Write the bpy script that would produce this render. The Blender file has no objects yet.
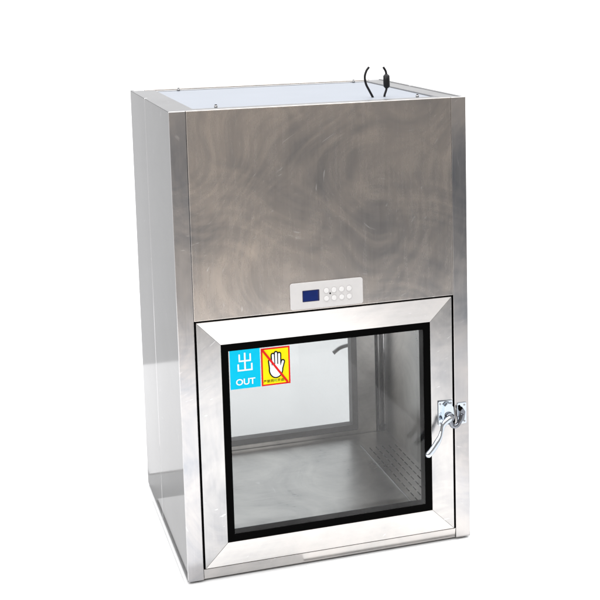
import bpy, bmesh, math, random
from mathutils import Vector, Matrix
random.seed(4)
sc = bpy.context.scene
S = 0.75                       # metres per cabinet width; all coordinates below are in cabinet widths
# ------------------------------------------------------------------ camera
AZ, PITCH, ROLL = -0.3128, 1.4385, -0.0213
cam_d = bpy.data.cameras.new('camera'); cam = bpy.data.objects.new('camera', cam_d); sc.collection.objects.link(cam)
rm = Matrix.Rotation(AZ, 4, 'Z') @ Matrix.Rotation(PITCH, 4, 'X') @ Matrix.Rotation(ROLL, 4, 'Z')
cam.matrix_world = Matrix.Translation(Vector((-0.6172, -3.8762, 1.9438)) * S) @ rm
cam_d.sensor_width = 36; cam_d.lens = 1251.3673 * 36 / 600
cam_d.shift_x = -63.666 / 600; cam_d.shift_y = -152.846 / 600
cam_d.clip_start = 0.05; cam_d.clip_end = 500
sc.camera = cam
# ------------------------------------------------------------------ world: studio surroundings (white ceiling and back, dim side behind the camera)
w = bpy.data.worlds.new('World'); sc.world = w; w.use_nodes = True
nt = w.node_tree; nt.nodes.clear()
def N(nt, t, **k):
    n = nt.nodes.new(t)
    for a, b in k.items(): setattr(n, a, b)
    return n
def ramp(nt, pts, interp='LINEAR'):
    r = N(nt, 'ShaderNodeValToRGB'); cr = r.color_ramp; cr.interpolation = interp
    while len(cr.elements) < len(pts): cr.elements.new(0.5)
    for e, (p, c) in zip(cr.elements, pts):
        e.position = p; e.color = (*c, 1) if hasattr(c, '__len__') else (c, c, c, 1)
    return r
def mixc(nt, fac, a, b, mode='MIX'):
    m = N(nt, 'ShaderNodeMix', data_type='RGBA', blend_type=mode)
    for sock, v in ((m.inputs[0], fac), (m.inputs[6], a), (m.inputs[7], b)):
        if hasattr(v, 'links') or hasattr(v, 'is_linked'): nt.links.new(v, sock)
        else: sock.default_value = v if not hasattr(v, '__len__') else (*v, 1)
    return m.outputs[2]
def math_(nt, op, a, b=None, c=None, clamp=False):
    m = N(nt, 'ShaderNodeMath', operation=op, use_clamp=clamp)
    for i, v in enumerate((a, b, c)):
        if v is None: continue
        if hasattr(v, 'is_linked'): nt.links.new(v, m.inputs[i])
        else: m.inputs[i].default_value = v
    return m.outputs[0]
tc = N(nt, 'ShaderNodeTexCoord'); sx = N(nt, 'ShaderNodeSeparateXYZ'); nt.links.new(tc.outputs['Generated'], sx.inputs[0])
upr = ramp(nt, [(0.0, 0.0), (0.42, 0.0), (0.62, 1.0), (1.0, 1.0)]); nt.links.new(sx.outputs[2], upr.inputs[0])
yb = math_(nt, 'MULTIPLY_ADD', sx.outputs[1], 0.5, 0.5)
backr = ramp(nt, [(0.0, (.52, .48, .44)), (0.45, (.50, .48, .46)), (0.62, (1.15, 1.15, 1.17)), (1.0, (1.15, 1.15, 1.17))])
nt.links.new(yb, backr.inputs[0])
col = mixc(nt, upr.outputs[0], backr.outputs[0], (3.9, 3.9, 3.95))
bg = N(nt, 'ShaderNodeBackground'); out = N(nt, 'ShaderNodeOutputWorld')
nt.links.new(col, bg.inputs[0]); bg.inputs[1].default_value = 1.0; nt.links.new(bg.outputs[0], out.inputs[0])
# ------------------------------------------------------------------ lamps
def area(name, loc, target, size, power, colr=(1, 1, 1), sy=None):
    l = bpy.data.lights.new(name, 'AREA'); l.shape = 'RECTANGLE'; l.size = size; l.size_y = sy or size
    l.energy = power; l.color = colr
    o = bpy.data.objects.new(name, l); sc.collection.objects.link(o); o.location = loc
    o.rotation_euler = (Vector(target) - Vector(loc)).to_track_quat('-Z', 'Y').to_euler()
area('highlight_lamp', (-2.2, -2.6, 3.0), (0.4, 0, 0.5), 1.2, 60, (1, .98, .95))  # unseen area lamp, added for highlights
sc.view_settings.view_transform = 'Standard'; sc.view_settings.look = 'None'
sc.view_settings.exposure = 0.0; sc.view_settings.gamma = 1.0
# ------------------------------------------------------------------ materials
MATS = {}
def newmat(name):
    m = bpy.data.materials.new(name); m.use_nodes = True
    nt = m.node_tree; b = nt.nodes['Principled BSDF']; MATS[name] = m
    return m, nt, b
def plain(name, c, rough=0.5, metal=0.0, var=0.06, scale=60, spec=.5):
    m, nt, b = newmat(name)
    t = N(nt, 'ShaderNodeTexCoord'); n = N(nt, 'ShaderNodeTexNoise'); n.inputs['Scale'].default_value = scale; n.inputs['Detail'].default_value = 6
    nt.links.new(t.outputs['Object'], n.inputs['Vector'])
    r = ramp(nt, [(0.3, tuple(x * (1 - var) for x in c)), (0.7, tuple(min(1, x * (1 + var)) for x in c))]); nt.links.new(n.outputs[0], r.inputs[0])
    nt.links.new(r.outputs[0], b.inputs['Base Color'])
    b.inputs['Roughness'].default_value = rough; b.inputs['Metallic'].default_value = metal; b.inputs['Specular IOR Level'].default_value = spec
    return m
def steel(name, base, rough, brush=(1, 1, 40), edge=1.0, wave=.10, smudge=0.0, tint=(0.40, 0.33, 0.27), var=0.12, bump=0.12, sscale=2.2, rvar=0.1, aniso=0.0):
    """brushed stainless sheet: stretched noise along the brushing direction plus cloudy polishing marks"""
    m, nt, b = newmat(name); L = nt.links.new
    t = N(nt, 'ShaderNodeTexCoord')
    mp = N(nt, 'ShaderNodeMapping'); mp.inputs['Scale'].default_value = tuple(x * 18 for x in brush); L(t.outputs['Object'], mp.inputs[0])
    n1 = N(nt, 'ShaderNodeTexNoise'); n1.inputs['Scale'].default_value = 1.0; n1.inputs['Detail'].default_value = 5; n1.inputs['Roughness'].default_value = .65; L(mp.outputs[0], n1.inputs['Vector'])
    # cloudy marks, warped so they read as wiping arcs
    n2 = N(nt, 'ShaderNodeTexNoise'); n2.inputs['Scale'].default_value = sscale; n2.inputs['Detail'].default_value = 4; n2.inputs['Roughness'].default_value = .6
    n2.inputs['Distortion'].default_value = 0.9; L(t.outputs['Object'], n2.inputs['Vector'])
    # the marks follow curved wiping strokes: bend the coordinates, then stretch a noise along two directions
    wn = N(nt, 'ShaderNodeTexNoise'); wn.inputs['Scale'].default_value = 2.6; wn.inputs['Detail'].default_value = 1; L(t.outputs['Object'], wn.inputs['Vector'])
    vs = N(nt, 'ShaderNodeVectorMath', operation='SUBTRACT'); L(wn.outputs['Color'], vs.inputs[0]); vs.inputs[1].default_value = (.5, .5, .5)
    vm = N(nt, 'ShaderNodeVectorMath', operation='MULTIPLY_ADD'); L(vs.outputs[0], vm.inputs[0]); vm.inputs[1].default_value = (.75, .75, .75); L(t.outputs['Object'], vm.inputs[2])
    lay = []
    for ang, sc_, st_ in ((.95, 3.2, 9), (-.65, 2.6, 12), (.2, 7, 5)):
        mp3 = N(nt, 'ShaderNodeMapping'); mp3.inputs['Scale'].default_value = (sc_, sc_, sc_ * st_)
        rt = N(nt, 'ShaderNodeVectorRotate', rotation_type='Y_AXIS'); rt.inputs['Angle'].default_value = ang; L(vm.outputs[0], rt.inputs['Vector']); L(rt.outputs[0], mp3.inputs[0])
        n3 = N(nt, 'ShaderNodeTexNoise'); n3.inputs['Scale'].default_value = 1.0; n3.inputs['Detail'].default_value = 6; n3.inputs['Roughness'].default_value = .6; L(mp3.outputs[0], n3.inputs['Vector'])
        lay.append(n3.outputs[0])
    strokes = math_(nt, 'ADD', math_(nt, 'ADD', math_(nt, 'MULTIPLY', lay[0], .4), math_(nt, 'MULTIPLY', lay[1], .35)), math_(nt, 'MULTIPLY', lay[2], .25))
    s = math_(nt, 'ADD', math_(nt, 'MULTIPLY', n2.outputs[0], .5), math_(nt, 'MULTIPLY', strokes, .5))
    sr = ramp(nt, [(0.37, 0.0), (0.64, 1.0)]); L(s, sr.inputs[0])
    lo = tuple(x * (1 - var) for x in base); hi = tuple(min(1, x * (1 + var)) for x in base)
    br = ramp(nt, [(0.3, lo), (0.7, hi)]); L(n1.outputs[0], br.inputs[0])
    c = mixc(nt, math_(nt, 'MULTIPLY', sr.outputs[0], smudge), br.outputs[0], tint)
    L(c, b.inputs['Base Color']); b.inputs['Metallic'].default_value = 1.0; b.inputs['Specular Tint'].default_value = (edge, edge, edge, 1)
    mps = N(nt, 'ShaderNodeMapping'); mps.inputs['Scale'].default_value = (22, 22, 160)
    rts = N(nt, 'ShaderNodeVectorRotate', rotation_type='Y_AXIS'); rts.inputs['Angle'].default_value = .5; L(vm.outputs[0], rts.inputs['Vector']); L(rts.outputs[0], mps.inputs[0])
    ns = N(nt, 'ShaderNodeTexNoise'); ns.inputs['Scale'].default_value = 1.0; ns.inputs['Detail'].default_value = 2; L(mps.outputs[0], ns.inputs['Vector'])
    scr = ramp(nt, [(.70, 0.0), (.76, .5)]); L(ns.outputs[0], scr.inputs[0])
    c = mixc(nt, scr.outputs[0], c, (.75, .75, .75)); L(c, b.inputs['Base Color'])
    rr = math_(nt, 'ADD', math_(nt, 'MULTIPLY', s, rvar * 2), rough - rvar); rr2 = math_(nt, 'ADD', rr, math_(nt, 'MULTIPLY', n1.outputs[0], .06), clamp=True)
    L(rr2, b.inputs['Roughness'])
    if aniso: b.inputs['Anisotropic'].default_value = aniso
    bp = N(nt, 'ShaderNodeBump'); bp.inputs['Strength'].default_value = bump; bp.inputs['Distance'].default_value = 0.0006
    L(n1.outputs[0], bp.inputs['Height'])
    bp2 = N(nt, 'ShaderNodeBump'); bp2.inputs['Strength'].default_value = wave; bp2.inputs['Distance'].default_value = 0.01
    n4 = N(nt, 'ShaderNodeTexNoise'); n4.inputs['Scale'].default_value = 3.5; n4.inputs['Detail'].default_value = 1; L(t.outputs['Object'], n4.inputs['Vector'])
    L(n4.outputs[0], bp2.inputs['Height']); L(bp.outputs[0], bp2.inputs['Normal']); L(bp2.outputs[0], b.inputs['Normal'])
    return m
steel('steel_panel', (.255, .255, .26), .24, brush=(6, 6, .4), smudge=.9, tint=(.64, .565, .495), var=.08, bump=.015, sscale=1.7, wave=.22, rvar=.05)
steel('steel_post', (.275, .285, .305), .20, brush=(10, 10, .5), smudge=.8, tint=(.52, .485, .455), var=.07, bump=.05, sscale=5, wave=.25, rvar=.12)
steel('steel_side', (.41, .41, .41), .07, brush=(14, 14, 1), edge=.395, smudge=.5, tint=(.52, .52, .52), var=.02, bump=.01, rvar=.04, wave=.06)
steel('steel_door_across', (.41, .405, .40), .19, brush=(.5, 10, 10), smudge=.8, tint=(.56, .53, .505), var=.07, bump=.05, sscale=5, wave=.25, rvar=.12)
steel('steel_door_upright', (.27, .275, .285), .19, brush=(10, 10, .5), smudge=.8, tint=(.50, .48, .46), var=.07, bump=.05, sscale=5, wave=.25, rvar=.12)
steel('steel_inner', (.44, .44, .44), .27, brush=(.4, 9, 9), smudge=.9, tint=(.74, .73, .70), sscale=5, var=.10, bump=.06, wave=.03, rvar=.12)
steel('steel_top', (.46, .46, .46), .3, brush=(1, 14, 1), edge=.5, smudge=.2, tint=(.5, .5, .5), var=.04, bump=.03)
plain('film', (.20, .215, .24), .5, 0, .02, 8, .2)
plain('black_rubber', (.0012, .0012, .0012), .6, spec=.01)
plain('grey_rubber', (.20, .20, .20), .5, spec=.2)
plain('black_cable', (.005, .005, .006), .4, spec=.25)
plain('panel_plastic', (.39, .382, .378), .4, 0, .02, spec=.3)
plain('button_plastic', (.47, .465, .46), .3, 0, .02, spec=.3)
plain('lcd', (.004, .012, .075), .3, 0, .1, spec=.1)
plain('lcd_bezel', (.02, .02, .05), .3, spec=.1)
plain('cyan', (.001, .31, .46), .5, 0, .03, spec=.05)
plain('white_ink', (.52, .54, .55), .5, 0, .02, spec=.1)
plain('yellow', (.55, .46, .003), .5, 0, .03, spec=.05)
plain('red', (.42, .010, .010), .5, 0, .03, spec=.05)
plain('green', (.02, .28, .03), .5, spec=.05)
plain('black_ink', (.004, .004, .004), .5, spec=.05)
plain('chrome', (.50, .55, .61), .05, 1.0, .02)
plain('shaded_chrome', (.16, .17, .19), .12, 1.0, .02)  # copy of chrome with shadow and dark reflections put into the colour
plain('screw_metal', (.25, .25, .25), .3, 1.0)
plain('paper', (.90, .90, .90), .7, 0, .01, 3)
plain('grey_floor', (.54, .54, .54), .8, 0, .02, 2)
plain('dim_floor', (.19, .172, .155), .7, 0, .12, 2)
plain('dark_reflection', (.035, .037, .04), .7, 0, .12, 2)  # only for the added sheet that darkens reflections
def glass(name, tint, refl=1.0):
    m = bpy.data.materials.new(name); m.use_nodes = True; nt = m.node_tree; nt.nodes.clear(); MATS[name] = m
    tr = N(nt, 'ShaderNodeBsdfTransparent'); tr.inputs[0].default_value = (*tint, 1)
    gl = N(nt, 'ShaderNodeBsdfGlossy'); gl.inputs['Roughness'].default_value = 0.0
    fr = N(nt, 'ShaderNodeFresnel'); fr.inputs[0].default_value = 1.36
    t = N(nt, 'ShaderNodeTexCoord'); n = N(nt, 'ShaderNodeTexNoise'); n.inputs['Scale'].default_value = 5; n.inputs['Detail'].default_value = 8; nt.links.new(t.outputs['Object'], n.inputs[0])
    r = ramp(nt, [(.45, 0.0), (.8, .04)]); nt.links.new(n.outputs[0], r.inputs[0])
    mx = N(nt, 'ShaderNodeMixShader'); o = N(nt, 'ShaderNodeOutputMaterial')
    nt.links.new(fr.outputs[0], mx.inputs[0]); nt.links.new(tr.outputs[0], mx.inputs[1]); nt.links.new(gl.outputs[0], mx.inputs[2])
    df = N(nt, 'ShaderNodeBsdfDiffuse'); df.inputs[0].default_value = (.6, .6, .6, 1)      # faint dust
    m2 = N(nt, 'ShaderNodeMixShader'); nt.links.new(r.outputs[0], m2.inputs[0]); nt.links.new(mx.outputs[0], m2.inputs[1]); nt.links.new(df.outputs[0], m2.inputs[2])
    nt.links.new(m2.outputs[0], o.inputs[0])
glass('front_glass', (.95, .95, .95)); glass('rear_glass', (.71, .725, .725))
# ------------------------------------------------------------------ mesh helpers
class MB:
    def __init__(s): s.bm = bmesh.new(); s.mats = []
    def mi(s, m):
        if m not in s.mats: s.mats.append(m)
        return s.mats.index(m)
    def face(s, pts, m):
        f = s.bm.faces.new([s.bm.verts.new(Vector(p) * S) for p in pts]); f.material_index = s.mi(m); return f
    def hexa(s, p, m):             # 8 points: bottom ring 0-3, top ring 4-7
        v = [s.bm.verts.new(Vector(q) * S) for q in p]; i = s.mi(m)
        for a in ((3, 2, 1, 0), (4, 5, 6, 7), (0, 1, 5, 4), (1, 2, 6, 5), (2, 3, 7, 6), (3, 0, 4, 7)):
            s.bm.faces.new([v[k] for k in a]).material_index = i
    def box(s, a, b, m):
        x0, y0, z0 = a; x1, y1, z1 = b
        s.hexa([(x0, y0, z0), (x1, y0, z0), (x1, y1, z0), (x0, y1, z0), (x0, y0, z1), (x1, y0, z1), (x1, y1, z1), (x0, y1, z1)], m)
    def slab(s, poly, y0, y1, m):  # polygon in (x, z) extruded along y
        i = s.mi(m)
        A = [s.bm.verts.new(Vector((x, y0, z)) * S) for x, z in poly]; B = [s.bm.verts.new(Vector((x, y1, z)) * S) for x, z in poly]
        s.bm.faces.new(A).material_index = i; s.bm.faces.new(B[::-1]).material_index = i
        n = len(A)
        for k in range(n): s.bm.faces.new([A[k], B[k], B[(k + 1) % n], A[(k + 1) % n]]).material_index = i
    def tube(s, pts, r, m, n=14, flat=1.0):
        pts = [Vector(p) for p in pts]; rs = r if hasattr(r, '__len__') else [r] * len(pts); i = s.mi(m); rings = []
        up = Vector((0, 1, 0))
        for k, p in enumerate(pts):
            d = (pts[min(k + 1, len(pts) - 1)] - pts[max(k - 1, 0)]).normalized()
            a = d.cross(up)
            if a.length < .2: a = d.cross(Vector((1, 0, 0)))
            a.normalize(); b = d.cross(a)
            rings.append([s.bm.verts.new((p + (a * math.cos(t) + b * math.sin(t) * flat) * rs[k]) * S) for t in [2 * math.pi * j / n for j in range(n)]])
        for A, B in zip(rings, rings[1:]):
            for j in range(n):
                f = s.bm.faces.new([A[j], A[(j + 1) % n], B[(j + 1) % n], B[j]]); f.material_index = i; f.smooth = True
        s.bm.faces.new(rings[0][::-1]).material_index = i; s.bm.faces.new(rings[-1]).material_index = i
    def build(s, name, parent=None, bevel=0.0, seg=2, label=None):
        bmesh.ops.recalc_face_normals(s.bm, faces=s.bm.faces)
        me = bpy.data.meshes.new(name); s.bm.to_mesh(me); s.bm.free()
        for m in s.mats: me.materials.append(MATS[m])
        o = bpy.data.objects.new(name, me); sc.collection.objects.link(o); o.parent = parent
        if bevel:
            b = o.modifiers.new('bevel', 'BEVEL'); b.width = bevel * S; b.segments = seg; b.limit_method = 'ANGLE'; b.angle_limit = math.radians(35); b.harden_normals = False
        if label: o['label'] = label
        return o
def smooth_path(pts, n=8):
    P = [Vector(p) for p in pts]; P = [2 * P[0] - P[1]] + P + [2 * P[-1] - P[-2]]; out = []
    for i in range(1, len(P) - 2):
        for k in range(n):
            t = k / n; a, b, c, d = P[i - 1:i + 3]
            out.append(.5 * ((2 * b) + (c - a) * t + (2 * a - 5 * b + 4 * c - d) * t * t + (3 * b - a - 3 * c + d) * t ** 3))
    out.append(P[-2]); return out
# ------------------------------------------------------------------ setting
D, H = 0.8845, 1.5514
def sheet(name, x0, y0, x1, y1, z, m):
    b = MB(); b.face([(x0, y0, z), (x1, y0, z), (x1, y1, z), (x0, y1, z)], m)
    o = b.build(name); o['kind'] = 'structure'; return o
sheet('ground', -60, -60, 60, 60, -0.014, 'dim_floor')
sheet('floor', -60, -2.6, 60, 60, -0.008, 'grey_floor')
sheet('dark_reflection_sheet', 1.55, -12, 9, -2.62, -0.010, 'dark_reflection')  # unseen sheet added to darken what the right of the upper panel reflects
def thick_sheet(poly, z0, z1, m):
    b = MB(); A = [b.bm.verts.new(Vector((x, y, z0)) * S) for x, y in poly]; B = [b.bm.verts.new(Vector((x, y, z1)) * S) for x, y in poly]; k0 = b.mi(m)
    b.bm.faces.new(A[::-1]); b.bm.faces.new(B)
    for k in range(len(A)): b.bm.faces.new([A[k], A[(k + 1) % len(A)], B[(k + 1) % len(A)], B[k]])
    o = b.build('white_ground_sheet'); o['kind'] = 'structure'
thick_sheet([(-3.2, -2.3), (1.22, -2.3), (1.22, -.012), (.40, -.012), (.40, -.12), (-.012, -.12), (-.012, .72), (-3.2, .72)], -.0079, -.0025, 'paper')  # added sheet, outline cut to shape what the steel reflects
thick_sheet([(-3.2, .98), (-.02, .98), (-.02, 2.45), (-3.2, 2.45)], -.0079, -.0025, 'paper')  # added sheet; the gap before it gives the side a grey reflected stripe
# ------------------------------------------------------------------ the cabinet
cab = bpy.data.objects.new('pass_box', None); sc.collection.objects.link(cab)
cab['label'] = 'stainless steel cabinet with framed glass door, OUT sticker and chrome lever latch'
cab['category'] = 'pass box'
T = .012
SEAM = .515
def side(xo, sgn):
    # front piece with the return that makes the front corner strip
    b = MB(); w = .0535
    xs = lambda x: xo + sgn * x
    b.slab([(0, 0)], 0, 0, 'steel_side') if False else None
    # L-profile in (x, y) extruded along z
    prof = [(0, 0), (w, 0), (w, T), (T, T), (T, SEAM - .0015), (0, SEAM - .0015)]
    def ext(prof, m_side, m_front):
        A = [b.bm.verts.new(Vector((xs(x), y, 0)) * S) for x, y in prof]; B = [b.bm.verts.new(Vector((xs(x), y, H)) * S) for x, y in prof]
        n = len(A)
        for k in range(n):
            f = b.bm.faces.new([A[k], A[(k + 1) % n], B[(k + 1) % n], B[k]])
            f.material_index = b.mi(m_front if prof[k][1] == 0 and prof[(k + 1) % n][1] == 0 else m_side)
        b.bm.faces.new(A[::-1]).material_index = b.mi(m_side); b.bm.faces.new(B).material_index = b.mi('steel_top')
    ext(prof, 'steel_side', 'steel_post')
    b.build('side_panel', cab, .0022)
    b = MB()
    prof = [(0, SEAM + .0015), (T, SEAM + .0015), (T, D - T), (w, D - T), (w, D), (0, D)]
    A = [b.bm.verts.new(Vector((xs(x), y, 0)) * S) for x, y in prof]; B = [b.bm.verts.new(Vector((xs(x), y, H)) * S) for x, y in prof]
    for k in range(6): b.bm.faces.new([A[k], A[(k + 1) % 6], B[(k + 1) % 6], B[k]]).material_index = b.mi('steel_side')
    b.bm.faces.new(A[::-1]).material_index = b.mi('steel_side'); b.bm.faces.new(B).material_index = b.mi('steel_top')
    b.build('side_panel', cab, .0022)
side(0, 1); side(1, -1)
X0, X1 = .0545, .9455
def cover(y0, y1, name):
    b = MB(); b.box((.0538, y0, .8725), (.9462, y1, H), 'steel_panel'); b.build(name, cab, .003, 3)
cover(-.002, T, 'upper_panel'); cover(D - T, D + .002, 'upper_panel')
for y0, y1 in ((0, T), (D - T, D)):
    b = MB(); ti = .006 if y0 == 0 else 0; to = .006 if y0 > 0 else 0
    b.hexa([(X0 - .0005, y0 + ti, 0), (X1 + .0005, y0 + ti, 0), (X1 + .0005, y1 - to, 0), (X0 - .0005, y1 - to, 0), (X0 - .0005, y0, .0365), (X1 + .0005, y0, .0365), (X1 + .0005, y1, .0365), (X0 - .0005, y1, .0365)], 'steel_door_across'); b.build('base_rail', cab, .002)
b = MB(); b.box((.013, .013, .003), (.987, D - .013, .02), 'steel_inner'); b.build('base_plate', cab)
# inner chamber (open towards both doors)
CX0, CX1, CZ0, CZ1, CY0, CY1 = .022, .978, .10, .80, .05, D - .05
b = MB()
b.box((CX0, .050, CZ0 - .008), (CX1, D - .050, CZ0), 'steel_inner')
b.build('chamber_floor', cab)
b = MB(); b.box((CX0, .050, CZ1), (CX1, D - .050, CZ1 + .008), 'steel_inner'); b.build('chamber_ceiling', cab)
for xa in (CX0 - .008, CX1):
    b = MB(); b.box((xa, .050, CZ0 - .008), (xa + .008, D - .050, CZ1 + .008), 'steel_inner'); b.build('chamber_wall', cab)
# return-air strip along the right of the chamber floor: raised edge and rows of slots
b = MB()
b.box((.822, .10, CZ0 + .0005), (.8275, .70, CZ0 + .006), 'steel_top')
b.build('floor_lip', cab, .001)
b = MB()
for i in range(5):
    x = .852 + i * .0265
    y = .12
    while y < .66:
        b.box((x - .0017, y, CZ0 + .0003), (x + .0017, y + .034, CZ0 + .0012), 'black_ink'); y += .047
b.build('air_slots', cab)
# ---- doors
DX0, DX1, DZ0, DZ1 = .0590, .9372, .0405, .8692
GX0, GX1, GZ0, GZ1 = .137, .860, .116, .788
def door(sgn, yf, arm):
    Y = lambda d: yf + sgn * d                       # d grows into the cabinet
    name = 'door'
    b = MB()
    o = [(DX0, DZ0), (DX1, DZ0), (DX1, DZ1), (DX0, DZ1)]; i = [(GX0, GZ0), (GX1, GZ0), (GX1, GZ1), (GX0, GZ1)]
    do, di, dk = -.006, -.0005, .045
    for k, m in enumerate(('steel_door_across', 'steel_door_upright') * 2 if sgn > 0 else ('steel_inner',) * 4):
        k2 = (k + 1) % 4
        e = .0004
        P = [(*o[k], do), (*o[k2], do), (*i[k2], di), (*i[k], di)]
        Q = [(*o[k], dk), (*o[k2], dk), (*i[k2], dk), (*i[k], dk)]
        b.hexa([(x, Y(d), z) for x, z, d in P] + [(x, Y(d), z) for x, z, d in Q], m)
    root = b.build(name, cab, .0008, 2, 'front door with stickers' if sgn > 0 else 'rear door')
    # black border with depth
    g = .0245
    gi = [(GX0 + g, GZ0 + g), (GX1 - g, GZ0 + g), (GX1 - g, GZ1 - g), (GX0 + g, GZ1 - g)]
    e = .0008; io = [(GX0 + e, GZ0 + e), (GX1 - e, GZ0 + e), (GX1 - e, GZ1 - e), (GX0 + e, GZ1 - e)]
    b = MB()
    for k in range(4):
        k2 = (k + 1) % 4
        b.hexa([(x, Y(.001), z) for x, z in (io[k], io[k2], gi[k2], gi[k])] + [(x, Y(.044), z) for x, z in (io[k], io[k2], gi[k2], gi[k])], 'black_rubber' if sgn > 0 else 'grey_rubber')
    b.build('window_border', root)
    x0, z0 = gi[0]; x1, z1 = gi[2]; gm = 'front_glass' if sgn > 0 else 'rear_glass'
    b = MB()
    ya = Y(.003)
    b.face([(x0 - .002, ya, z0 - .002), (x1 + .002, ya, z0 - .002), (x1 + .002, ya, z1 + .002), (x0 - .002, ya, z1 + .002)], gm)
    b.build('glass_pane', root)
    b = MB(); ya = Y(.040)
    b.face([(x0 - .002, ya, z0 - .002), (x1 + .002, ya, z0 - .002), (x1 + .002, ya, z1 + .002), (x0 - .002, ya, z1 + .002)], gm)
    b.build('glass_pane', root)
    return root
fd = door(1, 0.0, None); rd = door(-1, D, None)
# dark rubber seal seen in the gap round each door
for ya, yb in ((.016, .049), (D - .049, D - .016)):
    b = MB()
    for a, c in (((X0 - .004, 0.0385), (DX0 - .0005, .8715)), ((DX1 + .0005, .0385), (X1 + .004, .8715)), ((DX0, DZ1 + .0005), (DX1, .8715)), ((DX0, .0375), (DX1, DZ0 - .0005))):
        b.box((a[0], ya, a[1]), (c[0], yb, c[1]), 'black_rubber')
    b.build('door_seal', cab)
# ---- roof
b = MB(); zt = H - .004
b.box((X0 + .001, T + .0005, zt - .02), (X1 - .001, .095, zt), 'steel_top'); b.build('roof_strip', cab, .001)
b = MB(); b.box((X0 + .001, .845, zt - .02), (X1 - .001, D - T - .0005, zt), 'steel_top'); b.build('roof_strip', cab, .001)
b = MB(); b.box((.0135, .0135, zt - .02), (.0905, D - .0135, zt + .0015), 'steel_top'); b.build('roof_strip', cab, .001)
b = MB(); b.box((.9245, .0135, zt - .02), (.9865, D - .0135, zt + .0015), 'steel_top'); b.build('roof_strip', cab, .001)
b = MB(); b.box((.0925, .097, zt - .02), (.9225, .843, zt - .003), 'film'); b.build('roof_cover', cab, .001, label='pale blue film-covered roof cover')
for x, y in ((.175, .835), (.173, .115), (.87, .835), (.87, .115)):
    b = MB(); 
    for dx in (-.006, .006):
        pass
    b.tube([(x, y, zt - .004), (x, y, zt + .006)], .0055, 'screw_metal', 12); b.tube([(x, y, zt + .0055), (x, y, zt + .0085)], .0038, 'black_ink', 6)
    b.build('screw', cab)
# ---- power cable: two leads rising through the roof, one with an inline connector
from_px = {}
def px(u, v, y):                                      # pixel of the photograph -> point on a plane y (used for authoring only)
    R = rm.to_3x3(); d = R @ Vector(((u - 363.666) / 1251.3673, -(v - 147.154) / 1251.3673, -1)); C = Vector((-0.6172, -3.8762, 1.9438))
    return C + d * ((y - C.y) / d.y)
cy = .20
b = MB()
b.tube(smooth_path([px(373.5, 99, cy), px(372.2, 96, cy), px(369, 90, cy), px(366, 84, cy), px(364.8, 77, cy), px(366.3, 71, cy), px(369, 67, cy)]), .0040, 'black_cable')
b.build('power_cable', cab)
b = MB()
b.tube(smooth_path([px(384.3, 99, cy), px(384.6, 95, cy), px(386.2, 90, cy), px(386.6, 87, cy)]), .0038, 'black_cable')
b.tube(smooth_path([px(386.4, 75, cy), px(385.6, 71, cy), px(383.2, 67, cy)]), .0040, 'black_cable')
c0, c1 = px(386.7, 88.2, cy), px(386.3, 74, cy)
b.tube([c0 + (c1 - c0) * t for t in (0, .08, .12, .45, .55, .88, .92, 1)], [.006, .009, .0110, .0115, .0115, .0110, .009, .006], 'black_cable', 18)
b.build('cable_connector', cab)
# ---- control panel
def rrect(x0, z0, x1, z1, r, n=5):
    out = []
    for cx_, cz_, a0 in ((x1 - r, z0 + r, -90), (x1 - r, z1 - r, 0), (x0 + r, z1 - r, 90), (x0 + r, z0 + r, 180)):
        for k in range(n + 1):
            a = math.radians(a0 + 90 * k / n); out.append((cx_ + r * math.cos(a), cz_ + r * math.sin(a)))
    return out
b = MB(); b.slab(rrect(.3715, .8790, .6210, .9680, .008), -.0022, -.0075, 'panel_plastic'); cp = b.build('control_panel', cab, .0012)
b = MB(); b.slab(rrect(.4125, .9035, .4700, .9415, .002), -.0076, -.0082, 'lcd_bezel'); b.slab(rrect(.4145, .9058, .4645, .9395, .001), -.0083, -.0088, 'lcd'); b.build('display', cp)
for r_, zc in enumerate((.935, .9085)):
    for k in range(4):
        xc = .494 + k * .0262
        b = MB(); b.tube([(xc, -.0076, zc), (xc, -.0095, zc), (xc, -.0102, zc)], [.0088, .0088, .0074], 'button_plastic', 24); b.build('button', cp)
b = MB(); b.tube([(.507, -.0076, .9245), (.507, -.0092, .9245)], .0026, 'black_ink', 12); b.build('indicator', cp)
# ---- stickers on the front glass
def text_mesh(body, m, x, z, size, y, into, sx=1.0, bold=0.0, align='CENTER'):
    cu = bpy.data.curves.new('t', 'FONT'); cu.body = body; cu.size = size * S; cu.align_x = align; cu.offset = bold * S; cu.resolution_u = 4
    ob = bpy.data.objects.new('t', cu); sc.collection.objects.link(ob)
    me = ob.to_mesh().copy() if False else bpy.data.meshes.new_from_object(ob)
    mi = into.mi(m); vs = [into.bm.verts.new(Vector((v.co.x * sx + x * S, y * S, v.co.y + z * S))) for v in me.vertices]
    for p in me.polygons:
        try: into.bm.faces.new([vs[i] for i in p.vertices]).material_index = mi
        except ValueError: pass
    bpy.data.objects.remove(ob); bpy.data.curves.remove(cu); bpy.data.meshes.remove(me)
ys = .0012
def flat(b, poly, y, m): b.slab(poly, y, y + .0005, m)
def rect(x0, z0, x1, z1): return [(x0, z0), (x1, z0), (x1, z1), (x0, z1)]
b = MB()
flat(b, rect(.1650, .6335, .2655, .7655), ys, 'cyan')
def st(x0, z0, x1, z1): flat(b, rect(x0, z0, x1, z1), ys - .0006, 'white_ink')
cx_, h = .2150, .0026                                      # the character 出, stroke by stroke
b.slab(rect(cx_ - h, .6931, cx_ + h, .753), ys - .0008, ys - .0001, 'white_ink')                           # centre upright
st(.1945, .7235, .2355, .7285); st(.1945, .7286, .1993, .7490); st(.2307, .7286, .2355, .7490)
st(.1900, .6925, .2400, .6975); st(.1900, .6976, .1950, .7165); st(.2350, .6976, .2400, .7165)
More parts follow.
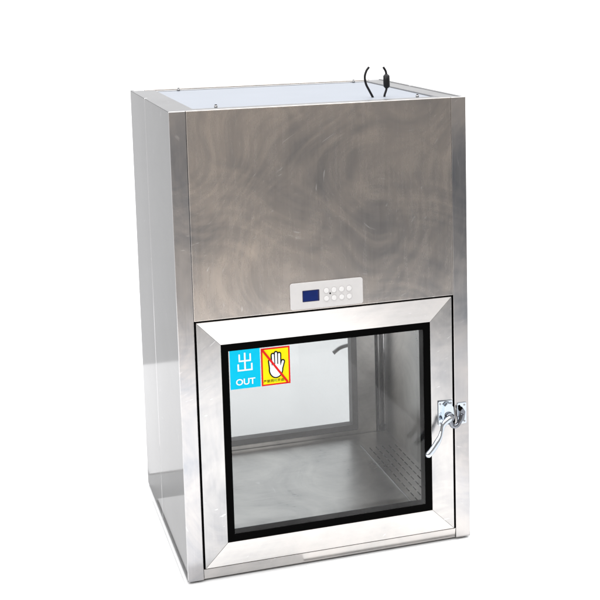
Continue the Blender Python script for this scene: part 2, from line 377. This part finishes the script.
text_mesh('OUT', 'white_ink', .2150, .6465, .0290, ys - .0008, b, 1.05, .0006)
b.build('sticker', fd, label='cyan sticker with a white character over the word OUT')
b = MB()
sx0, sz0, sx1, sz1 = .2690, .6330, .3660, .7600
flat(b, rect(sx0, sz0, sx1, sz1), ys, 'red'); flat(b, rect(sx0 + .0052, sz0 + .0052, sx1 - .0052, sz1 - .0052), ys - .0006, 'yellow')
def hand(s, y, m):
    # palm, four fingers and a thumb as overlapping rounded shapes, grown by s
    mx = .319
    def cap(xa, za, xb, zb, r, k):
        r += s; d = Vector((xb - xa, zb - za)); L_ = d.length; d /= L_; n = Vector((-d.y, d.x)); pts = []
        for a in range(9):
            t = math.pi * a / 8; q = Vector((xb, zb)) + n * r * math.cos(t) + d * r * math.sin(t); pts.append((q.x, q.y))
        for a in range(9):
            t = math.pi * a / 8; q = Vector((xa, za)) - n * r * math.cos(t) - d * r * math.sin(t); pts.append((q.x, q.y))
        b.slab(pts, y - k * .00003, y + .0003, m)
    cap(mx - .0175, .690, mx - .0200, .715, .0034, 1)
    cap(mx - .0095, .690, mx - .0105, .735, .0034, 2)
    cap(mx + .0000, .690, mx + .0000, .740, .0034, 3)
    cap(mx + .0100, .690, mx + .0105, .736, .0034, 4)
    cap(mx + .0130, .678, mx + .0225, .710, .0036, 5)
    pts = []
    for a in range(28):
        t = 2 * math.pi * a / 28; rx = .0205 + s; rz = (.026 if math.sin(t) < 0 else .018) + s
        pts.append((mx - .001 + rx * math.cos(t), .686 + rz * math.sin(t)))
    b.slab(pts, y - .0002, y + .0003, m)
hand(.0042, ys - .0012, 'black_ink'); hand(0, ys - .0020, 'white_ink')
dv = Vector((sx1 - .012 - sx0 - .003, (sz0 + .008) - (sz1 - .003))).normalized(); nv = Vector((-dv.y, dv.x)) * .0034
A = Vector((sx0 + .004, sz1 - .004)); B = Vector((sx1 - .010, sz0 + .006))
flat(b, [tuple(A - nv), tuple(B - nv), tuple(B + nv), tuple(A + nv)], ys - .0030, 'red')
for k, ch in enumerate('严禁同时开启'):
    text_mesh(ch, 'green' if k == 3 else 'black_ink', .2800 + k * .0118, .6440, .0112, ys - .0012, b, 1, .00006)
b.build('sticker', fd, label='yellow warning sticker with a crossed-out hand and red border')
# ---- latch: plate and cam on the door, lever, strike plate on the corner strip
def plate(x0, z0, x1, z1, y0, y1, m='chrome'):
    b.slab(rrect(x0, z0, x1, z1, .003), y0, y1, m)
yd = -.0062
b = MB(); plate(.8835, .4190, .9350, .5060, yd, yd - .004)
for z in (.428, .497):
    for x in (.8895, .9290): b.tube([(x, yd - .004, z), (x, yd - .0062, z)], .0035, 'screw_metal', 12)
# cast housing
b.slab([(.896, .440), (.902, .492), (.912, .501), (.926, .498), (.933, .486), (.936, .452), (.928, .436), (.908, .430)], yd - .004, yd - .018, 'chrome')
b.tube([(.917, yd - .018, .452), (.917, yd - .028, .452), (.917, yd - .031, .452)], [.0165, .0165, .012], 'shaded_chrome', 24)
b.tube([(.917, yd - .031, .452), (.917, yd - .034, .452)], [.0085, .0075], 'screw_metal', 6)
# hook towards the strike
b.tube(smooth_path([(.917, yd - .020, .445), (.928, yd - .020, .420), (.945, yd - .020, .420), (.957, yd - .020, .436), (.965, yd - .018, .456)]), [.0085] * 5 + [.008] * 28, 'shaded_chrome', 14, .8)
b.build('latch', fd, .0012)
b = MB()
path = smooth_path([(.917, yd - .028, .452), px(444.0, 424, -.038), px(441.8, 431, -.042), px(439.8, 437.5, -.047), px(436.4, 444, -.051), px(432.4, 450, -.054), px(428.6, 454.6, -.056)], 6)
n = len(path); rs = [.0094 + .0024 * math.cos(min(1, i / (n * .6)) * 1.8 * math.pi) for i in range(n)]
e = (path[-1] - path[-2]).normalized()
for q in (.25, .5, .75, .92, 1.0):
    path.append(path[n - 1] + e * rs[n - 1] * q); rs.append(rs[n - 1] * math.sqrt(max(0.02, 1 - q * q)))
b.tube(path, rs, 'chrome', 16, .75)
b.build('lever_handle', fd, 0)
b = MB(); b.slab(rrect(.9560, .4150, .9890, .4900, .003), -.0002, -.0042, 'chrome')
for z in (.4235, .4815): b.tube([(.981, -.0042, z), (.981, -.0062, z)], .0035, 'screw_metal', 12)
b.slab([(.958, .440), (.962, .470), (.970, .476), (.978, .462), (.974, .436), (.966, .428)], -.0042, -.022, 'shaded_chrome')
b.tube([(.956, -.014, .470), (.970, -.014, .474)], .006, 'black_rubber', 12)
b.build('strike_plate', cab, .001)
# rear latch: same hardware on the rear door, its lever seen through both panes
b = MB(); ry = D + .0062
b.slab(rrect(.8850, .4120, .9350, .5060, .003), ry, ry + .004, 'chrome'); b.slab([(.896, .440), (.902, .492), (.926, .498), (.936, .452), (.908, .430)], ry + .004, ry + .018, 'chrome')
b.build('latch', rd, .001)
b = MB(); path = smooth_path([(.917, ry + .022, .455), (.885, ry + .028, .456), (.850, ry + .034, .452), (.815, ry + .038, .443), (.786, ry + .038, .424)], 6)
b.tube(path, .0085, 'screw_metal', 16, .8); b.build('lever_handle', rd)
